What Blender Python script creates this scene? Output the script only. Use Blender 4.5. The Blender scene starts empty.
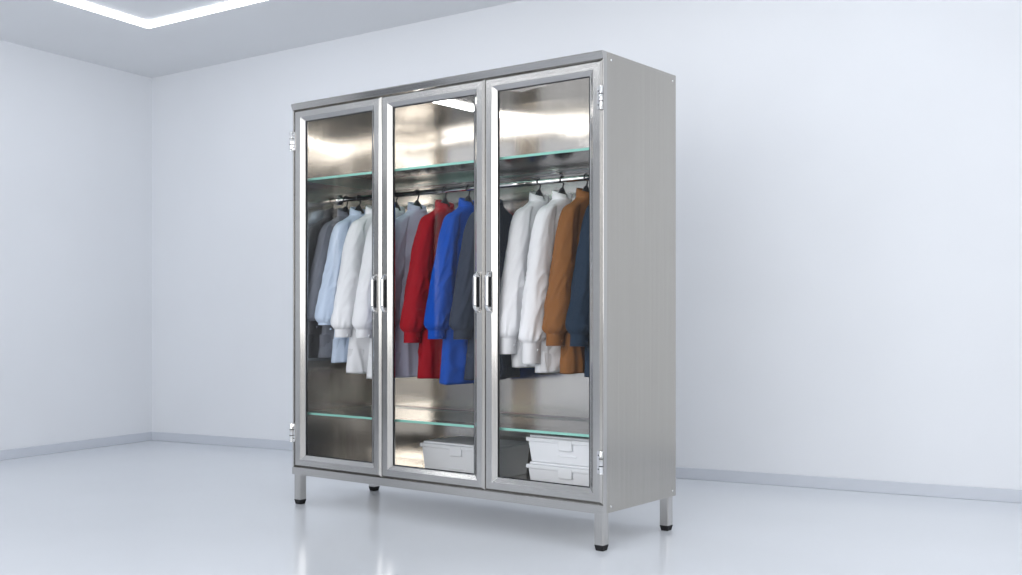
import bpy, math, random
from mathutils import Vector, Matrix, noise

scene = bpy.context.scene
try:
    scene.view_settings.view_transform = 'Standard'
    scene.view_settings.look = 'None'
except Exception: pass

# ------------------------------------------------------------ materials
def new_mat(name):
    m = bpy.data.materials.new(name); m.use_nodes = True
    nt = m.node_tree
    return m, nt, nt.nodes['Principled BSDF'], nt.nodes['Material Output']

def lin(c):
    return tuple(((x/255)/12.92 if x/255 <= .04045 else (((x/255)+.055)/1.055)**2.4) for x in c) + (1,)

def mat_paint(name, col, rough=.6, spec=.4, var=.02, scale=1.5, bump=0.02, bscale=60):
    m, nt, p, o = new_mat(name)
    tc = nt.nodes.new('ShaderNodeTexCoord')
    n = nt.nodes.new('ShaderNodeTexNoise'); n.inputs['Scale'].default_value = scale
    nt.links.new(tc.outputs['Object'], n.inputs['Vector'])
    r = nt.nodes.new('ShaderNodeValToRGB')
    c = lin(col)
    r.color_ramp.elements[0].position = .3; r.color_ramp.elements[1].position = .7
    r.color_ramp.elements[0].color = tuple(x*(1-var) for x in c[:3])+(1,)
    r.color_ramp.elements[1].color = tuple(min(1, x*(1+var)) for x in c[:3])+(1,)
    nt.links.new(n.outputs['Fac'], r.inputs['Fac'])
    nt.links.new(r.outputs['Color'], p.inputs['Base Color'])
    p.inputs['Roughness'].default_value = rough
    p.inputs['Specular IOR Level'].default_value = spec
    if bump:
        n2 = nt.nodes.new('ShaderNodeTexNoise'); n2.inputs['Scale'].default_value = bscale
        nt.links.new(tc.outputs['Object'], n2.inputs['Vector'])
        b = nt.nodes.new('ShaderNodeBump'); b.inputs['Strength'].default_value = bump
        b.inputs['Distance'].default_value = .01
        nt.links.new(n2.outputs['Fac'], b.inputs['Height'])
        nt.links.new(b.outputs['Normal'], p.inputs['Normal'])
    return m

def mat_steel(name, col, rough=.25, stretch=(250, 250, 3), bump=.03, rv=.08, metallic=1.0, wave=0.0, wscale=2.5, wstretch=(1, 1, 1)):
    m, nt, p, o = new_mat(name)
    tc = nt.nodes.new('ShaderNodeTexCoord')
    mp = nt.nodes.new('ShaderNodeMapping'); mp.inputs['Scale'].default_value = stretch
    n = nt.nodes.new('ShaderNodeTexNoise'); n.inputs['Scale'].default_value = 1.0
    n.inputs['Detail'].default_value = 4
    nt.links.new(tc.outputs['Object'], mp.inputs['Vector'])
    nt.links.new(mp.outputs['Vector'], n.inputs['Vector'])
    mr = nt.nodes.new('ShaderNodeMapRange')
    mr.inputs['To Min'].default_value = rough-rv; mr.inputs['To Max'].default_value = rough+rv
    nt.links.new(n.outputs['Fac'], mr.inputs['Value'])
    nt.links.new(mr.outputs['Result'], p.inputs['Roughness'])
    r = nt.nodes.new('ShaderNodeValToRGB'); c = lin(col)
    r.color_ramp.elements[0].position = .25; r.color_ramp.elements[1].position = .75
    r.color_ramp.elements[0].color = tuple(x*.94 for x in c[:3])+(1,)
    r.color_ramp.elements[1].color = tuple(min(1, x*1.05) for x in c[:3])+(1,)
    nt.links.new(n.outputs['Fac'], r.inputs['Fac'])
    nt.links.new(r.outputs['Color'], p.inputs['Base Color'])
    p.inputs['Metallic'].default_value = metallic
    b = nt.nodes.new('ShaderNodeBump'); b.inputs['Strength'].default_value = bump
    b.inputs['Distance'].default_value = .002
    nt.links.new(n.outputs['Fac'], b.inputs['Height'])
    if wave:
        mp2 = nt.nodes.new('ShaderNodeMapping'); mp2.inputs['Scale'].default_value = wstretch
        n2 = nt.nodes.new('ShaderNodeTexNoise'); n2.inputs['Scale'].default_value = wscale
        n2.inputs['Detail'].default_value = 0
        nt.links.new(tc.outputs['Object'], mp2.inputs['Vector'])
        nt.links.new(mp2.outputs['Vector'], n2.inputs['Vector'])
        b2 = nt.nodes.new('ShaderNodeBump'); b2.inputs['Strength'].default_value = 1.0
        b2.inputs['Distance'].default_value = wave
        nt.links.new(n2.outputs['Fac'], b2.inputs['Height'])
        nt.links.new(b.outputs['Normal'], b2.inputs['Normal'])
        nt.links.new(b2.outputs['Normal'], p.inputs['Normal'])
    else:
        nt.links.new(b.outputs['Normal'], p.inputs['Normal'])
    return m

def mat_emit(name, col, s):
    m, nt, p, o = new_mat(name)
    e = nt.nodes.new('ShaderNodeEmission'); e.inputs['Color'].default_value = lin(col)
    e.inputs['Strength'].default_value = s
    nt.links.new(e.outputs[0], o.inputs['Surface'])
    return m

def mat_glass(name, tint, ior=1.5, boost=1.0):
    m, nt, p, o = new_mat(name)
    t = nt.nodes.new('ShaderNodeBsdfTransparent'); t.inputs['Color'].default_value = tint
    g = nt.nodes.new('ShaderNodeBsdfGlossy'); g.inputs['Roughness'].default_value = .02
    g.inputs['Color'].default_value = (boost, boost, boost, 1)
    f = nt.nodes.new('ShaderNodeFresnel'); f.inputs['IOR'].default_value = ior
    mx = nt.nodes.new('ShaderNodeMixShader')
    nt.links.new(f.outputs[0], mx.inputs[0]); nt.links.new(t.outputs[0], mx.inputs[1])
    nt.links.new(g.outputs[0], mx.inputs[2]); nt.links.new(mx.outputs[0], o.inputs['Surface'])
    return m

def mat_cloth(name, col, rough=.85):
    m, nt, p, o = new_mat(name)
    p.inputs['Roughness'].default_value = rough
    p.inputs['Specular IOR Level'].default_value = .2
    tc = nt.nodes.new('ShaderNodeTexCoord')
    n = nt.nodes.new('ShaderNodeTexNoise'); n.inputs['Scale'].default_value = 4; n.inputs['Detail'].default_value = 2
    nt.links.new(tc.outputs['Object'], n.inputs['Vector'])
    r = nt.nodes.new('ShaderNodeValToRGB'); c = lin(col)
    r.color_ramp.elements[0].color = tuple(x*.97 for x in c[:3])+(1,)
    r.color_ramp.elements[1].color = tuple(min(1, x*1.03) for x in c[:3])+(1,)
    nt.links.new(n.outputs['Fac'], r.inputs['Fac']); nt.links.new(r.outputs['Color'], p.inputs['Base Color'])
    return m

M_wall = mat_paint('wall_paint', (226, 229, 234), .7, .3, .012)
M_ceil = mat_paint('ceiling_paint', (226, 228, 231), .8, .2, .01)
M_floor = mat_paint('floor_epoxy', (218, 222, 228), .16, .5, .015, 1.2, .01, 8)
M_base = mat_paint('baseboard_paint', (200, 205, 214), .5, .4, .01)
M_steel = mat_steel('brushed_steel_vertical', (194, 192, 189), .2, wave=.006)
M_steelh = mat_steel('brushed_steel_horizontal', (194, 192, 189), .2, stretch=(3, 250, 250), wave=.006)
M_side = mat_steel('brushed_steel_side', (184, 180, 173), .24, stretch=(200, 200, 1.2), bump=.02, rv=.06, wave=.018, wscale=2.0)
M_inner = mat_steel('polished_steel_inner', (220, 215, 208), .14, rv=.04, wave=.010, wscale=2.5)
M_chrome = mat_steel('chrome', (225, 225, 225), .1, rv=.03, bump=0)
M_dark = mat_paint('gasket_and_handle_shade', (30, 31, 33), .5, .3, .02, bump=0)
M_rubber = mat_paint('black_rubber', (22, 22, 24), .6, .3, .02, bump=0)
M_glass = mat_glass('door_glass', (.995, .995, .995, 1), 1.36)
M_shelf = mat_glass('shelf_glass', (.78, .93, .89, 1), 1.5)
M_shelf_edge = mat_paint('shelf_glass_edge', (155, 220, 206), .15, .6, .05, bump=0)
M_led = mat_emit('led_diffuser', (250, 252, 255), 10.0)
M_added_panel = mat_emit('added_fill_panel', (250, 252, 255), 3.0)
M_glint_bar = mat_emit('glint_bar_glow', (255, 255, 255), 12)
M_cab_fill = mat_emit('added_fill_glow', (255, 255, 255), 5.0)
M_hanger = mat_paint('hanger_plastic', (38, 40, 44), .35, .5, .02, bump=0)
M_box = mat_paint('box_plastic', (244, 246, 250), .35, .4, .01, bump=0)
M_added_door = mat_paint('added_door_grey', (112, 116, 122), .45, .4, .02, bump=0)

# ------------------------------------------------------------ mesh builder
class MB:
    def __init__(s): s.v = []; s.f = []; s.m = []; s.mats = []; s.sm = []
    def mi(s, mat):
        if mat not in s.mats: s.mats.append(mat)
        return s.mats.index(mat)
    def add(s, vs, fs, mat, smooth=False):
        o = len(s.v); i = s.mi(mat); s.v += [tuple(x) for x in vs]
        for f in fs: s.f.append([a+o for a in f]); s.m.append(i); s.sm.append(smooth)
    def box(s, a, b, mat):
        x0, y0, z0 = a; x1, y1, z1 = b
        vs = [(x0,y0,z0),(x1,y0,z0),(x1,y1,z0),(x0,y1,z0),(x0,y0,z1),(x1,y0,z1),(x1,y1,z1),(x0,y1,z1)]
        s.add(vs, [(0,3,2,1),(4,5,6,7),(0,1,5,4),(1,2,6,5),(2,3,7,6),(3,0,4,7)], mat)
    def frustum(s, a, b, c, d, z0, z1, mat):
        vs = [(a[0],a[1],z0),(b[0],a[1],z0),(b[0],b[1],z0),(a[0],b[1],z0),(c[0],c[1],z1),(d[0],c[1],z1),(d[0],d[1],z1),(c[0],d[1],z1)]
        s.add(vs, [(0,3,2,1),(4,5,6,7),(0,1,5,4),(1,2,6,5),(2,3,7,6),(3,0,4,7)], mat)
    def loft(s, rings, mat, cap0=True, cap1=True, smooth=True, closed=True):
        n = len(rings[0]); vs = [p for r in rings for p in r]; fs = []
        for i in range(len(rings)-1):
            for j in range(n if closed else n-1):
                k = (j+1) % n
                fs.append((i*n+j, i*n+k, (i+1)*n+k, (i+1)*n+j))
        if cap0: fs.append(tuple(reversed(range(n))))
        if cap1: fs.append(tuple((len(rings)-1)*n+j for j in range(n)))
        s.add(vs, fs, mat, smooth)
    def tube(s, pts, r, mat, n=12, ry=None, smooth=True):
        pts = [Vector(p) for p in pts]; rings = []
        ry = ry or r
        t0 = (pts[1]-pts[0]).normalized()
        u = t0.orthogonal().normalized()
        if abs(t0.x) < .9: u = (Vector((1,0,0))-t0*t0.x).normalized()
        for i, p in enumerate(pts):
            if i == 0: t = pts[1]-pts[0]
            elif i == len(pts)-1: t = pts[-1]-pts[-2]
            else: t = pts[i+1]-pts[i-1]
            t.normalize(); u = (u-t*u.dot(t)).normalized(); w = t.cross(u)
            rings.append([p+u*math.cos(a)*r+w*math.sin(a)*ry for a in [2*math.pi*k/n for k in range(n)]])
        s.loft(rings, mat, smooth=smooth)
    def ring_frame(s, x0, x1, z0, z1, wl, wr, wt, wb, mats):
        prof = [(0,.028),(0,.009),(.16,.0),(.64,.0),(.94,.012),(1,.013),(1,.028)]
        mv, mh = mats
        def P(fr, y): return [(x0+wl*fr,y,z0+wb*fr),(x1-wr*fr,y,z0+wb*fr),(x1-wr*fr,y,z1-wt*fr),(x0+wl*fr,y,z1-wt*fr)]
        rs = [P(*p) for p in prof]
        for i in range(len(rs)):
            a = rs[i]; b = rs[(i+1) % len(rs)]
            for j in range(4):
                k = (j+1) % 4
                s.add([a[j],a[k],b[k],b[j]], [(0,1,2,3)], mh if j in (0,2) else mv)
    def obj(s, name, parent=None, bevel=0, mw=None, fix=True):
        me = bpy.data.meshes.new(name); me.from_pydata(s.v, [], s.f)
        for m in s.mats: me.materials.append(m)
        for p, i, sm in zip(me.polygons, s.m, s.sm): p.material_index = i; p.use_smooth = sm
        me.update()
        if fix:
            import bmesh
            bm = bmesh.new(); bm.from_mesh(me); bmesh.ops.remove_doubles(bm, verts=bm.verts, dist=1e-5)
            bmesh.ops.recalc_face_normals(bm, faces=bm.faces); bm.to_mesh(me); bm.free()
        o = bpy.data.objects.new(name, me); scene.collection.objects.link(o)
        if parent: o.parent = parent
        if mw is not None: o.matrix_world = mw
        if bevel:
            b = o.modifiers.new('bevel', 'BEVEL'); b.width = bevel; b.segments = 2; b.limit_method = 'ANGLE'
        return o

# ------------------------------------------------------------ room
RC = Vector((-2.73, 8.36, 0)); RX = Vector((.885, -.4656, 0)).normalized()
RS = Vector((RX.y, -RX.x, 0))
Mroom = Matrix(((RX.x, -RS.x, 0, RC.x), (RX.y, -RS.y, 0, RC.y), (0, 0, 1, 0), (0, 0, 0, 1)))
TX, SY, CZ, TILT = 10.5, 9.5, 2.75, .054
def room_obj(mb, name, **k): return mb.obj(name, mw=Mroom, **k)
b = MB(); b.box((-.2, -SY, -.15), (TX, .2, 0), M_floor); room_obj(b, 'floor')
b = MB(); b.box((-.2, 0, 0), (TX, .2, 3.4), M_wall); room_obj(b, 'wall_back')
b = MB(); b.box((-.2, -SY, 0), (0, 0, 3.0), M_wall)
# added door on the left wall, unseen, put in to darken steel reflections
b.box((.001, -4.80, .0), (.035, -3.80, 2.12), M_added_door)
b.box((.001, -4.85, 0), (.05, -4.80, 2.17), M_steel); b.box((.001, -3.80, 0), (.05, -3.75, 2.17), M_steel); b.box((.001, -4.80, 2.12), (.05, -3.80, 2.17), M_steel)
b.tube([(.06, -4.70, 1.0), (.06, -4.58, 1.0)], .01, M_chrome); b.tube([(.03, -4.70, 1.0), (.062, -4.70, 1.0)], .01, M_chrome)
room_obj(b, 'wall_left')
b = MB()
zc = lambda x: CZ+TILT*x
vs = []
for dz in (0, .15):
    vs += [(0,-SY,zc(0)+dz),(TX,-SY,zc(TX)+dz),(TX,0,zc(TX)+dz),(0,0,zc(0)+dz)]
b.add(vs, [(0,3,2,1),(4,5,6,7),(0,1,5,4),(1,2,6,5),(2,3,7,6),(3,0,4,7)], M_ceil); room_obj(b, 'ceiling')
b = MB(); b.box((.015, -.015, 0), (TX, 0, .065), M_base); room_obj(b, 'baseboard_back', bevel=.003)
b = MB(); b.box((0, -3.75, 0), (.015, 0, .065), M_base); b.box((0, -SY, 0), (.015, -4.85, .065), M_base)
room_obj(b, 'baseboard_left', bevel=.003)

def led_frame(x0, x1, y0, y1, w, name, mat):
    b = MB()
    def strip(xa, xb, ya, yb):
        vs = []
        for dz in (-.012, -.001):
            vs += [(xa,ya,zc(xa)+dz),(xb,ya,zc(xb)+dz),(xb,yb,zc(xb)+dz),(xa,yb,zc(xa)+dz)]
        b.add(vs, [(0,3,2,1),(4,5,6,7),(0,1,5,4),(1,2,6,5),(2,3,7,6),(3,0,4,7)], mat)
    strip(x0, x1, y1-w, y1); strip(x0, x1, y0, y0+w)
    strip(x0, x0+w, y0+w, y1-w); strip(x1-w, x1, y0+w, y1-w)
    return room_obj(b, name, fix=False)
led_frame(.96, 5.6, -5.0, -.96, .08, 'added_ceiling_light', M_led)
led_frame(6.6, 9.8, -8.6, -1.6, .2, 'added_ceiling_light', M_added_panel)  # unseen ceiling fixture, added for extra light and reflections

# ------------------------------------------------------------ cabinet
ANG = math.atan2(-.610, .793)
Mcab = Matrix.Translation((-1.101, 5.53, 0)) @ Matrix.Rotation(ANG, 4, 'Z')
W, D, Z0, Z1 = 1.853, .595, .15, 2.01
cab = bpy.data.objects.new('stainless_steel_wardrobe', None); scene.collection.objects.link(cab)
cab.matrix_world = Mcab
bpy.context.view_layer.update()
T = .022
b = MB()
b.box((0, .03, Z0), (T, D, Z1), M_side); b.box((W-T, .03, Z0), (W, D, Z1), M_side)
b.obj('side_panels', cab, .002)
b = MB()
b.box((T, D-.02, Z0), (W-T, D, Z1), M_inner)
b.obj('back_panel', cab)
b = MB(); b.box((T, .03, Z1-.03), (W-T, D-.02, Z1), M_inner); b.box((T, .03, Z0), (W-T, D-.02, Z0+.04), M_inner)
b.obj('top_and_bottom_panels', cab, .001)
b = MB()
b.box((T, .03, Z0+.04), (T+.003, D-.02, Z1-.03), M_inner); b.box((W-T-.003, .03, Z0+.04), (W-T, D-.02, Z1-.03), M_inner)
b.obj('inner_liner', cab)
b = MB()
pr = [(.03, Z1), (-.004, Z1), (-.008, Z1-.006), (.002, 1.978), (.03, 1.978)]
b.loft([[(0, y, z) for y, z in pr], [(W, y, z) for y, z in pr]], M_steelh, smooth=False)
b.box((0, 0, Z0), (W, .03, .187), M_steelh)
b.box((0, .004, .187), (.010, .03, 1.978), M_steel); b.box((W-.004, .004, .187), (W, .03, 1.978), M_steel)
b.obj('front_frame', cab, .0012)
doors = [(.012, .6165, .076, .064), (.6195, 1.2395, .066, .062), (1.2425, 1.848, .064, .066)]
for i, (xa, xb, wl, wr) in enumerate(doors):
    b = MB(); b.ring_frame(xa, xb, .19, 1.975, wl, wr, .058, .06, (M_steel, M_steelh))
    g = .004
    xi, xj, zi, zj = xa+wl, xb-wr, .25, 1.917
    for a, c in (((xi, .013, zi), (xi+g, .02, zj)), ((xj-g, .013, zi), (xj, .02, zj)), ((xi+g, .013, zi), (xj-g, .02, zi+g)), ((xi+g, .013, zj-g), (xj-g, .02, zj))):
        b.box(a, c, M_dark)
    b.obj('door_frame_%d' % (i+1), cab)
    b = MB(); b.add([(xi, .016, zi), (xj, .016, zi), (xj, .016, zj), (xi, .016, zj)], [(0,1,2,3)], M_glass)
    b.obj('door_glass_%d' % (i+1), cab)
b = MB()
for hx in (.585, .650, 1.209, 1.276):
    pts = []
    za, zb = .965, 1.135
    for k in range(33):
        a = math.pi*k/32
        s_ = math.sin(a)
        pts.append((hx, -.026*min(1, s_*1.5)**.8 if s_ > 0 else 0, (za+zb)/2 - (zb-za)/2*math.cos(a)))
    b.tube(pts, .009, M_chrome, 14, .005)
    b.box((hx-.013, -.002, za-.006), (hx+.013, .0008, zb+.006), M_steel)
    b.box((hx-.008, -.0025, za+.02), (hx+.008, -.0021, zb-.02), M_dark)  # dark strip paints the shadow inside the handle bow
b.obj('handles', cab, .001)
b = MB()
for hx, s in ((.004, 1), (W-.004, -1)):
    for hz in (.36, 1.82):
        b.tube([(hx, -.008, hz-.045), (hx, -.008, hz+.045)], .008, M_chrome, 14)
        for q in (-.045, -.015, .015, .045): b.tube([(hx, -.008, hz+q-.002), (hx, -.008, hz+q+.002)], .0095, M_dark if abs(q) < .02 else M_chrome, 14)
        b.box((min(hx, hx+s*.022), -.004, hz-.045), (max(hx, hx+s*.022), .004, hz+.045), M_chrome)
        for q in (-.028, .028): b.tube([(hx+s*.015, -.006, hz+q), (hx+s*.015, -.003, hz+q)], .003, M_dark, 8)
b.obj('hinges', cab, .0008)
b = MB()
for y in (.06, D-.03):
    for z in (Z0+.025, Z1-.03):
        b.tube([(W-.001, y, z), (W+.002, y, z)], .005, M_chrome, 10)
b.obj('side_rivets', cab)
b = MB()
for lx in (.006, W-.048):
    for ly in (.010, D-.060):
        b.box((lx, ly, .022), (lx+.042, ly+.042, Z0), M_steel)
        b.frustum((lx+.004, ly+.004), (lx+.038, ly+.038), (lx-.001, ly-.001), (lx+.043, ly+.043), 0, .024, M_rubber)
b.obj('legs', cab, .002)
for nm, z in (('upper_glass_shelf', 1.625), ('lower_glass_shelf', .45)):
    b = MB(); x0, x1, y0, y1, h = T+.005, W-T-.005, .05, D-.03, .011
    vs = [(x0,y0,z),(x1,y0,z),(x1,y1,z),(x0,y1,z),(x0,y0,z+h),(x1,y0,z+h),(x1,y1,z+h),(x0,y1,z+h)]
    b.add(vs, [(0,3,2,1),(4,5,6,7)], M_shelf)
    b.add(vs, [(0,1,5,4),(1,2,6,5),(2,3,7,6),(3,0,4,7)], M_shelf_edge)
    b.obj(nm, cab, fix=False)
    b = MB()
    for x in (.04, .618, 1.24, W-.04):
        for y in (.075, D-.06): b.box((x-.012, y-.012, z-.008), (x+.012, y+.012, z-.0005), M_chrome)
    b.box((.03, D-.03, z-.012), (W-.03, D-.02, z+.02), M_steelh)
    b.obj(nm+'_brackets', cab, .001)
b = MB()
RZ, RY = 1.55, .30
b.tube([(T+.004, RY, RZ), (W-T-.004, RY, RZ)], .0125, M_chrome, 20)
for x in (T+.004, W-T-.012): b.tube([(x, RY, RZ), (x+.008, RY, RZ)], .026, M_chrome, 20)
b.obj('hanging_rod', cab)
b = MB()
b.box((.75-.018, .10, Z1-.042), (.75+.018, D-.06, Z1-.031), M_glint_bar)  # added glowing bar, stands in for ceiling-light reflections in the glass
b.box((.06, .034, 1.945), (W-.06, .046, 1.965), M_cab_fill)  # added hidden strip, put in to brighten the interior
b.obj('added_glow_bars', cab, .002)

# ------------------------------------------------------------ garments
def sstep(a, b_, t):
    t = max(0, min(1, (t-a)/(b_-a))); return t*t*(3-2*t)
def ridge(v):
    r = 1-min(1, abs(noise.noise(Vector(v)))*2.6)
    return r*r-.3
def interp(tab, z):
    n = len(tab)
    for i in range(n-1):
        a, c = tab[i], tab[i+1]
        if a[0] <= z <= c[0] or a[0] >= z >= c[0]:
            f = (z-a[0])/(c[0]-a[0]) if c[0] != a[0] else 0
            p0 = tab[max(i-1, 0)]; p3 = tab[min(i+2, n-1)]
            out = []
            for q0, q1, q2, q3 in zip(p0[1:], a[1:], c[1:], p3[1:]):
                lo, hi = min(q1, q2), max(q1, q2)
                v = .5*((2*q1)+(-q0+q2)*f+(2*q0-5*q1+4*q2-q3)*f*f+(-q0+3*q1-3*q2+q3)*f**3)
                out.append(max(lo-.003, min(hi+.003, v)))
            return out
    return list(tab[-1][1:])

def garment(name, x, mat, seed, hem=.65, cuff=.82, th=1.0):
    rnd = random.Random(seed); b = MB(); so = seed*7.31
    tab = [(1.470, .050, .036), (1.460, .056, .038), (1.452, .068, .038), (1.438, .096, .037), (1.412, .134, .036),
           (1.375, .150, .038), (1.30, .150, .042), (1.10, .150, .045), (.90, .160, .047), (hem, .185, .052)]
    N, R = 96, 90
    rings = []
    def fold_k(py, sx, z):
        fold = sstep(1.36, .85, z)
        nz = noise.noise(Vector((py*15+so, 3*sx, z*.9)))
        rd = ridge((py*11+z*1.5+so, 5*sx, z*1.3))
        rr = ridge((py*5-z*5, so+2*sx, z*4))
        return fold, nz, 1+fold*.42*nz+fold*.30*rd+.20*rr*sstep(1.44, 1.35, z)
    for i in range(R+1):
        v = i/R; z = 1.470+(hem-1.470)*v**1.25
        wy, wx = interp(tab, z); wx *= th
        ring = []
        for j in range(N):
            a = 2*math.pi*j/N
            ca, sa = math.cos(a), math.sin(a)
            px = wx*math.copysign(abs(ca)**.7, ca); py = wy*math.copysign(abs(sa)**.95, sa)
            fold, nz, k = fold_k(py, 1 if px > 0 else -1, z)
            zz = z + (.006*noise.noise(Vector((py*10+so, 0, px*10))) if i == R else 0)
            ring.append((x+px*k, RY+py*(1+.04*nz*fold), zz))
        rings.append(ring)
    inner = [[(x+.032*math.cos(2*math.pi*j/N), RY+.046*math.sin(2*math.pi*j/N), zz) for j in range(N)] for zz in (1.468, 1.44)]
    last = rings[-1]; up = [(x+(p[0]-x)*.9, RY+(p[1]-RY)*.97, p[2]+.004) for p in last]
    up2 = [(x+(p[0]-x)*.85, RY+(p[1]-RY)*.95, p[2]+.12) for p in last]
    b.loft([inner[1], inner[0]]+rings+[up, up2], mat)
    col = []
    for (rx, ry, zt) in ((.040, .056, 0), (.041, .057, .3), (.038, .053, 1), (.0345, .0495, 1), (.036, .051, 0)):
        ring = []
        for j in range(48):
            a = 2*math.pi*(j+.5)/48; ca = math.cos(a)
            hgt = .036 - .010*ca - (.014 if ca > .97 else 0)
            ring.append((x+rx*ca*th, RY+ry*math.sin(a), 1.458-.004*ca+hgt*zt))
        col.append(ring)
    b.loft(col, mat, cap0=False, cap1=False)
    rows = []
    for i in range(40):
        z = 1.435+(hem+.01-1.435)*i/39
        px = interp(tab, z)[1]*th
        fold, nz, k = fold_k(0.0, 1, z)
        rows.append((x+px*k+.002, z))
    b.loft([[(X-.006, RY-.016, z), (X, RY-.015, z), (X, RY+.015, z), (X-.006, RY+.016, z)] for X, z in rows], mat, smooth=False)
    for i in range(3, 38, 7):
        X, z = rows[i]; b.tube([(X-.001, RY, z), (X+.003, RY, z)], .006, mat, 10)
    for sgn, lat in ((-1, 1.0), (1, .93)):
        path = [(0, .066, 1.437, .024, .016), (.03, .096, 1.424, .032, .028), (.08, .120, 1.392, .038, .040), (.20, .143, 1.305, .044, .050), (.4, .164, 1.175, .049, .056),
                (.6, .184, 1.045, .053, .061), (.78, .202, .94, .055, .064), (.87, .208, .897, .053, .062), (.915, .2095, .876, .042, .051), (.925, .210, .871, .036, .044), (1, .211, cuff, .036, .044)]
        RR, NN = 120, 48; rings = []
        dxs = rnd.uniform(-.020, -.008)
        for i in range(RR+1):
            v = i/RR
            yy, z, rx, ry = interp(path, v)
            z = z + (cuff-.82)*sstep(.1, .9, v)
            puff = sstep(.94, .88, v)*sstep(0, .12, v)
            ring = []
            for j in range(NN):
                a = 2*math.pi*j/NN; ca, sa = math.cos(a), math.sin(a)
                fx = math.copysign(abs(ca)**.85, ca); fy = math.copysign(abs(sa)**.85, sa)
                w = noise.noise(Vector((ca*1.2+so+sgn*9, sa*1.2+v*1.5, v*1.2)))
                r1 = ridge((ca*1.1+so*2+v*2.0, sa*1.1+sgn*4, v*2.2))
                mid = .3+.7*math.exp(-((v-.5)/.14)**2)
                r2 = ridge((v*8+ca*1.6+so, sa*1.2+sgn*3, so))
                g = (abs(math.sin(a*5.5+so))-.5)*.12*sstep(.72, .90, v)*puff
                k = 1+puff*(.06*w+.15*r1+.12*r2*mid)+g
                ring.append((x+dxs*v+rx*th*fx*k, RY+sgn*yy*lat+ry*fy*min(k, 1.03)*.97, z+.004*w*puff))
            rings.append(ring)
        e = rings[-1]; cx = sum(p[0] for p in e)/NN; cy = sum(p[1] for p in e)/NN
        rings.append([(cx+(p[0]-cx)*.85, cy+(p[1]-cy)*.85, p[2]) for p in e])
        rings.append([(cx+(p[0]-cx)*.8, cy+(p[1]-cy)*.8, p[2]+.04) for p in e])
        b.loft(rings, mat)
        b.tube([(cx+.033*th, cy, cuff+.02), (cx+.040*th, cy, cuff+.02)], .005, mat, 10)
    return b.obj(name, mw=Mcab)

def hanger(x, seed):
    b = MB(); r = .0035
    pts = [(x, RY+.0165*math.cos(math.radians(t)), RZ+.0165*math.sin(math.radians(t))) for t in range(215, -41, -15)]
    pts += [(x, RY+.004, RZ-.035), (x, RY, RZ-.05), (x, RY, 1.455)]
    b.tube(pts, r, M_hanger, 8)
    arm = [(x, RY+u*.12, 1.436-.060*abs(u)**1.3) for u in [-1+k/10 for k in range(21)]]
    b.tube(arm, .007, M_hanger, 10, .008)
    b.tube([(x, RY-.11, 1.374), (x, RY+.11, 1.374)], .005, M_hanger, 8)
    rr = [(x, RY, 1.515, .007, .007), (x, RY, 1.502, .010, .018), (x, RY, 1.488, .011, .032), (x, RY, 1.470, .010, .042), (x, RY, 1.445, .008, .044)]
    b.loft([[(cx+a_*math.cos(2*math.pi*k/16), cy+c_*math.sin(2*math.pi*k/16), z) for k in range(16)] for cx, cy, z, a_, c_ in rr], M_hanger)
    return b.obj('clothes_hanger', mw=Mcab)

C_grey = mat_cloth('cloth_grey', (122, 126, 136))
C_lblue = mat_cloth('cloth_light_blue', (205, 220, 240)); C_white = mat_cloth('cloth_white', (242, 243, 246))
C_lav = mat_cloth('cloth_lavender', (214, 217, 240)); C_red = mat_cloth('cloth_red', (160, 17, 32))
C_blue = mat_cloth('cloth_royal_blue', (10, 78, 180)); C_char = mat_cloth('cloth_charcoal', (52, 60, 76))
C_brown = mat_cloth('cloth_brown', (142, 94, 52)); C_navy = mat_cloth('cloth_slate_navy', (36, 53, 72))
items = [('lab_coat', .075, C_grey, .73, .87, .74), ('lab_coat', .170, C_lblue, .71, .86, .9), ('lab_coat', .285, C_white, .66, .83, .95), ('lab_coat', .430, C_white, .64, .83, .95),
         ('lab_coat', .575, C_lav, .65, .83, .95), ('work_jacket', .755, C_red, .65, .82, .98),
         ('work_jacket', .903, C_blue, .63, .83, .98), ('work_jacket', 1.055, C_char, .655, .83, .95), ('lab_coat', 1.318, C_white, .72, .80, .95),
         ('lab_coat', 1.445, C_white, .70, .78, .95), ('work_jacket', 1.573, C_brown, .70, .82, .95), ('work_jacket', 1.697, C_navy, .69, .82, .95)]
for i, (nm, x, m, hem, cuff, th) in enumerate(items):
    garment(nm, x, m, i+3, hem, cuff, th=th); hanger(x, i)

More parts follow.
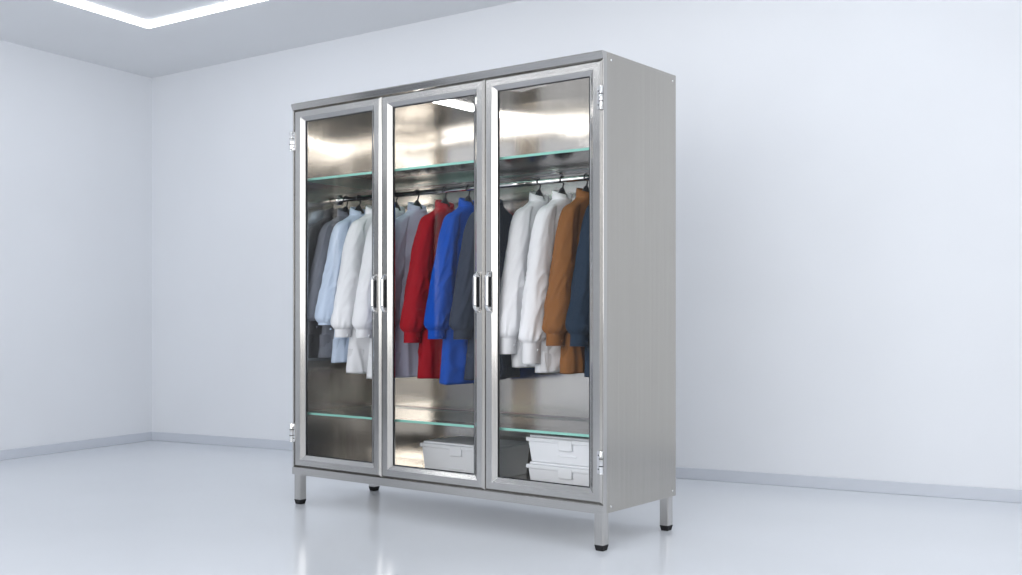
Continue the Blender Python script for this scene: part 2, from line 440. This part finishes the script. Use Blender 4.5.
# ------------------------------------------------------------ storage boxes
def storage_box(x0, x1, y0, y1, z0, z1):
    b = MB(); lid = .028; t = .008
    b.frustum((x0+t+.01, y0+t+.01), (x1-t-.01, y1-t-.01), (x0+t, y0+t), (x1-t, y1-t), z0, z1-lid, M_box)
    b.box((x0, y0, z1-lid), (x1, y1, z1-.010), M_box)
    b.box((x0+.012, y0+.012, z1-.010), (x1-.012, y1-.012, z1), M_box)
    cx = (x0+x1)/2
    b.box((cx-.035, y0-.004, z1-lid-.03), (cx+.035, y0+.008, z1-.012), M_box)
    b.box((cx-.05, y0+t+.002, z0+.03), (cx+.05, y0+t+.009, z0+.038), M_box)
    return b.obj('storage_box', mw=Mcab, bevel=.004)
F = Z0+.0405
storage_box(.665, 1.115, .22, .52, F, .345)
storage_box(1.385, 1.80, .11, .50, F, .315)
storage_box(1.385, 1.80, .11, .50, .3155, .432)

# ------------------------------------------------------------ light
w = bpy.data.worlds.new('world'); scene.world = w; w.use_nodes = True
w.node_tree.nodes['Background'].inputs['Color'].default_value = (.975, .985, 1, 1)
w.node_tree.nodes['Background'].inputs['Strength'].default_value = .69
def area(name, loc, target, sx, sy, power):
    l = bpy.data.lights.new(name, 'AREA'); l.shape = 'RECTANGLE'; l.size = sx; l.size_y = sy; l.energy = power
    o = bpy.data.objects.new(name, l); scene.collection.objects.link(o)
    o.location = loc
    o.rotation_euler = (Vector(target)-Vector(loc)).to_track_quat('-Z', 'Y').to_euler()
    return o
area('added_fill_light', (-2.0, .6, 1.75), (-.2, 5.1, 1.0), 4.0, 1.8, 100)  # added fill, brightens the garments and cabinet front
area('added_fill_light', (2.8, .6, 2.1), (1.4, 6.0, 1.4), 2.6, 1.4, 38)  # second added fill light, out of view on the right

# ------------------------------------------------------------ camera
cd = bpy.data.cameras.new('camera'); cam = bpy.data.objects.new('camera', cd); scene.collection.objects.link(cam)
cam.location = (0, 0, .95); cam.rotation_euler = (math.radians(90), 0, 0)
cd.sensor_width = 36; cd.lens = 1100/1022*36; cd.shift_y = 27.5/1022
cd.clip_start = .05; cd.clip_end = 100
scene.camera = cam
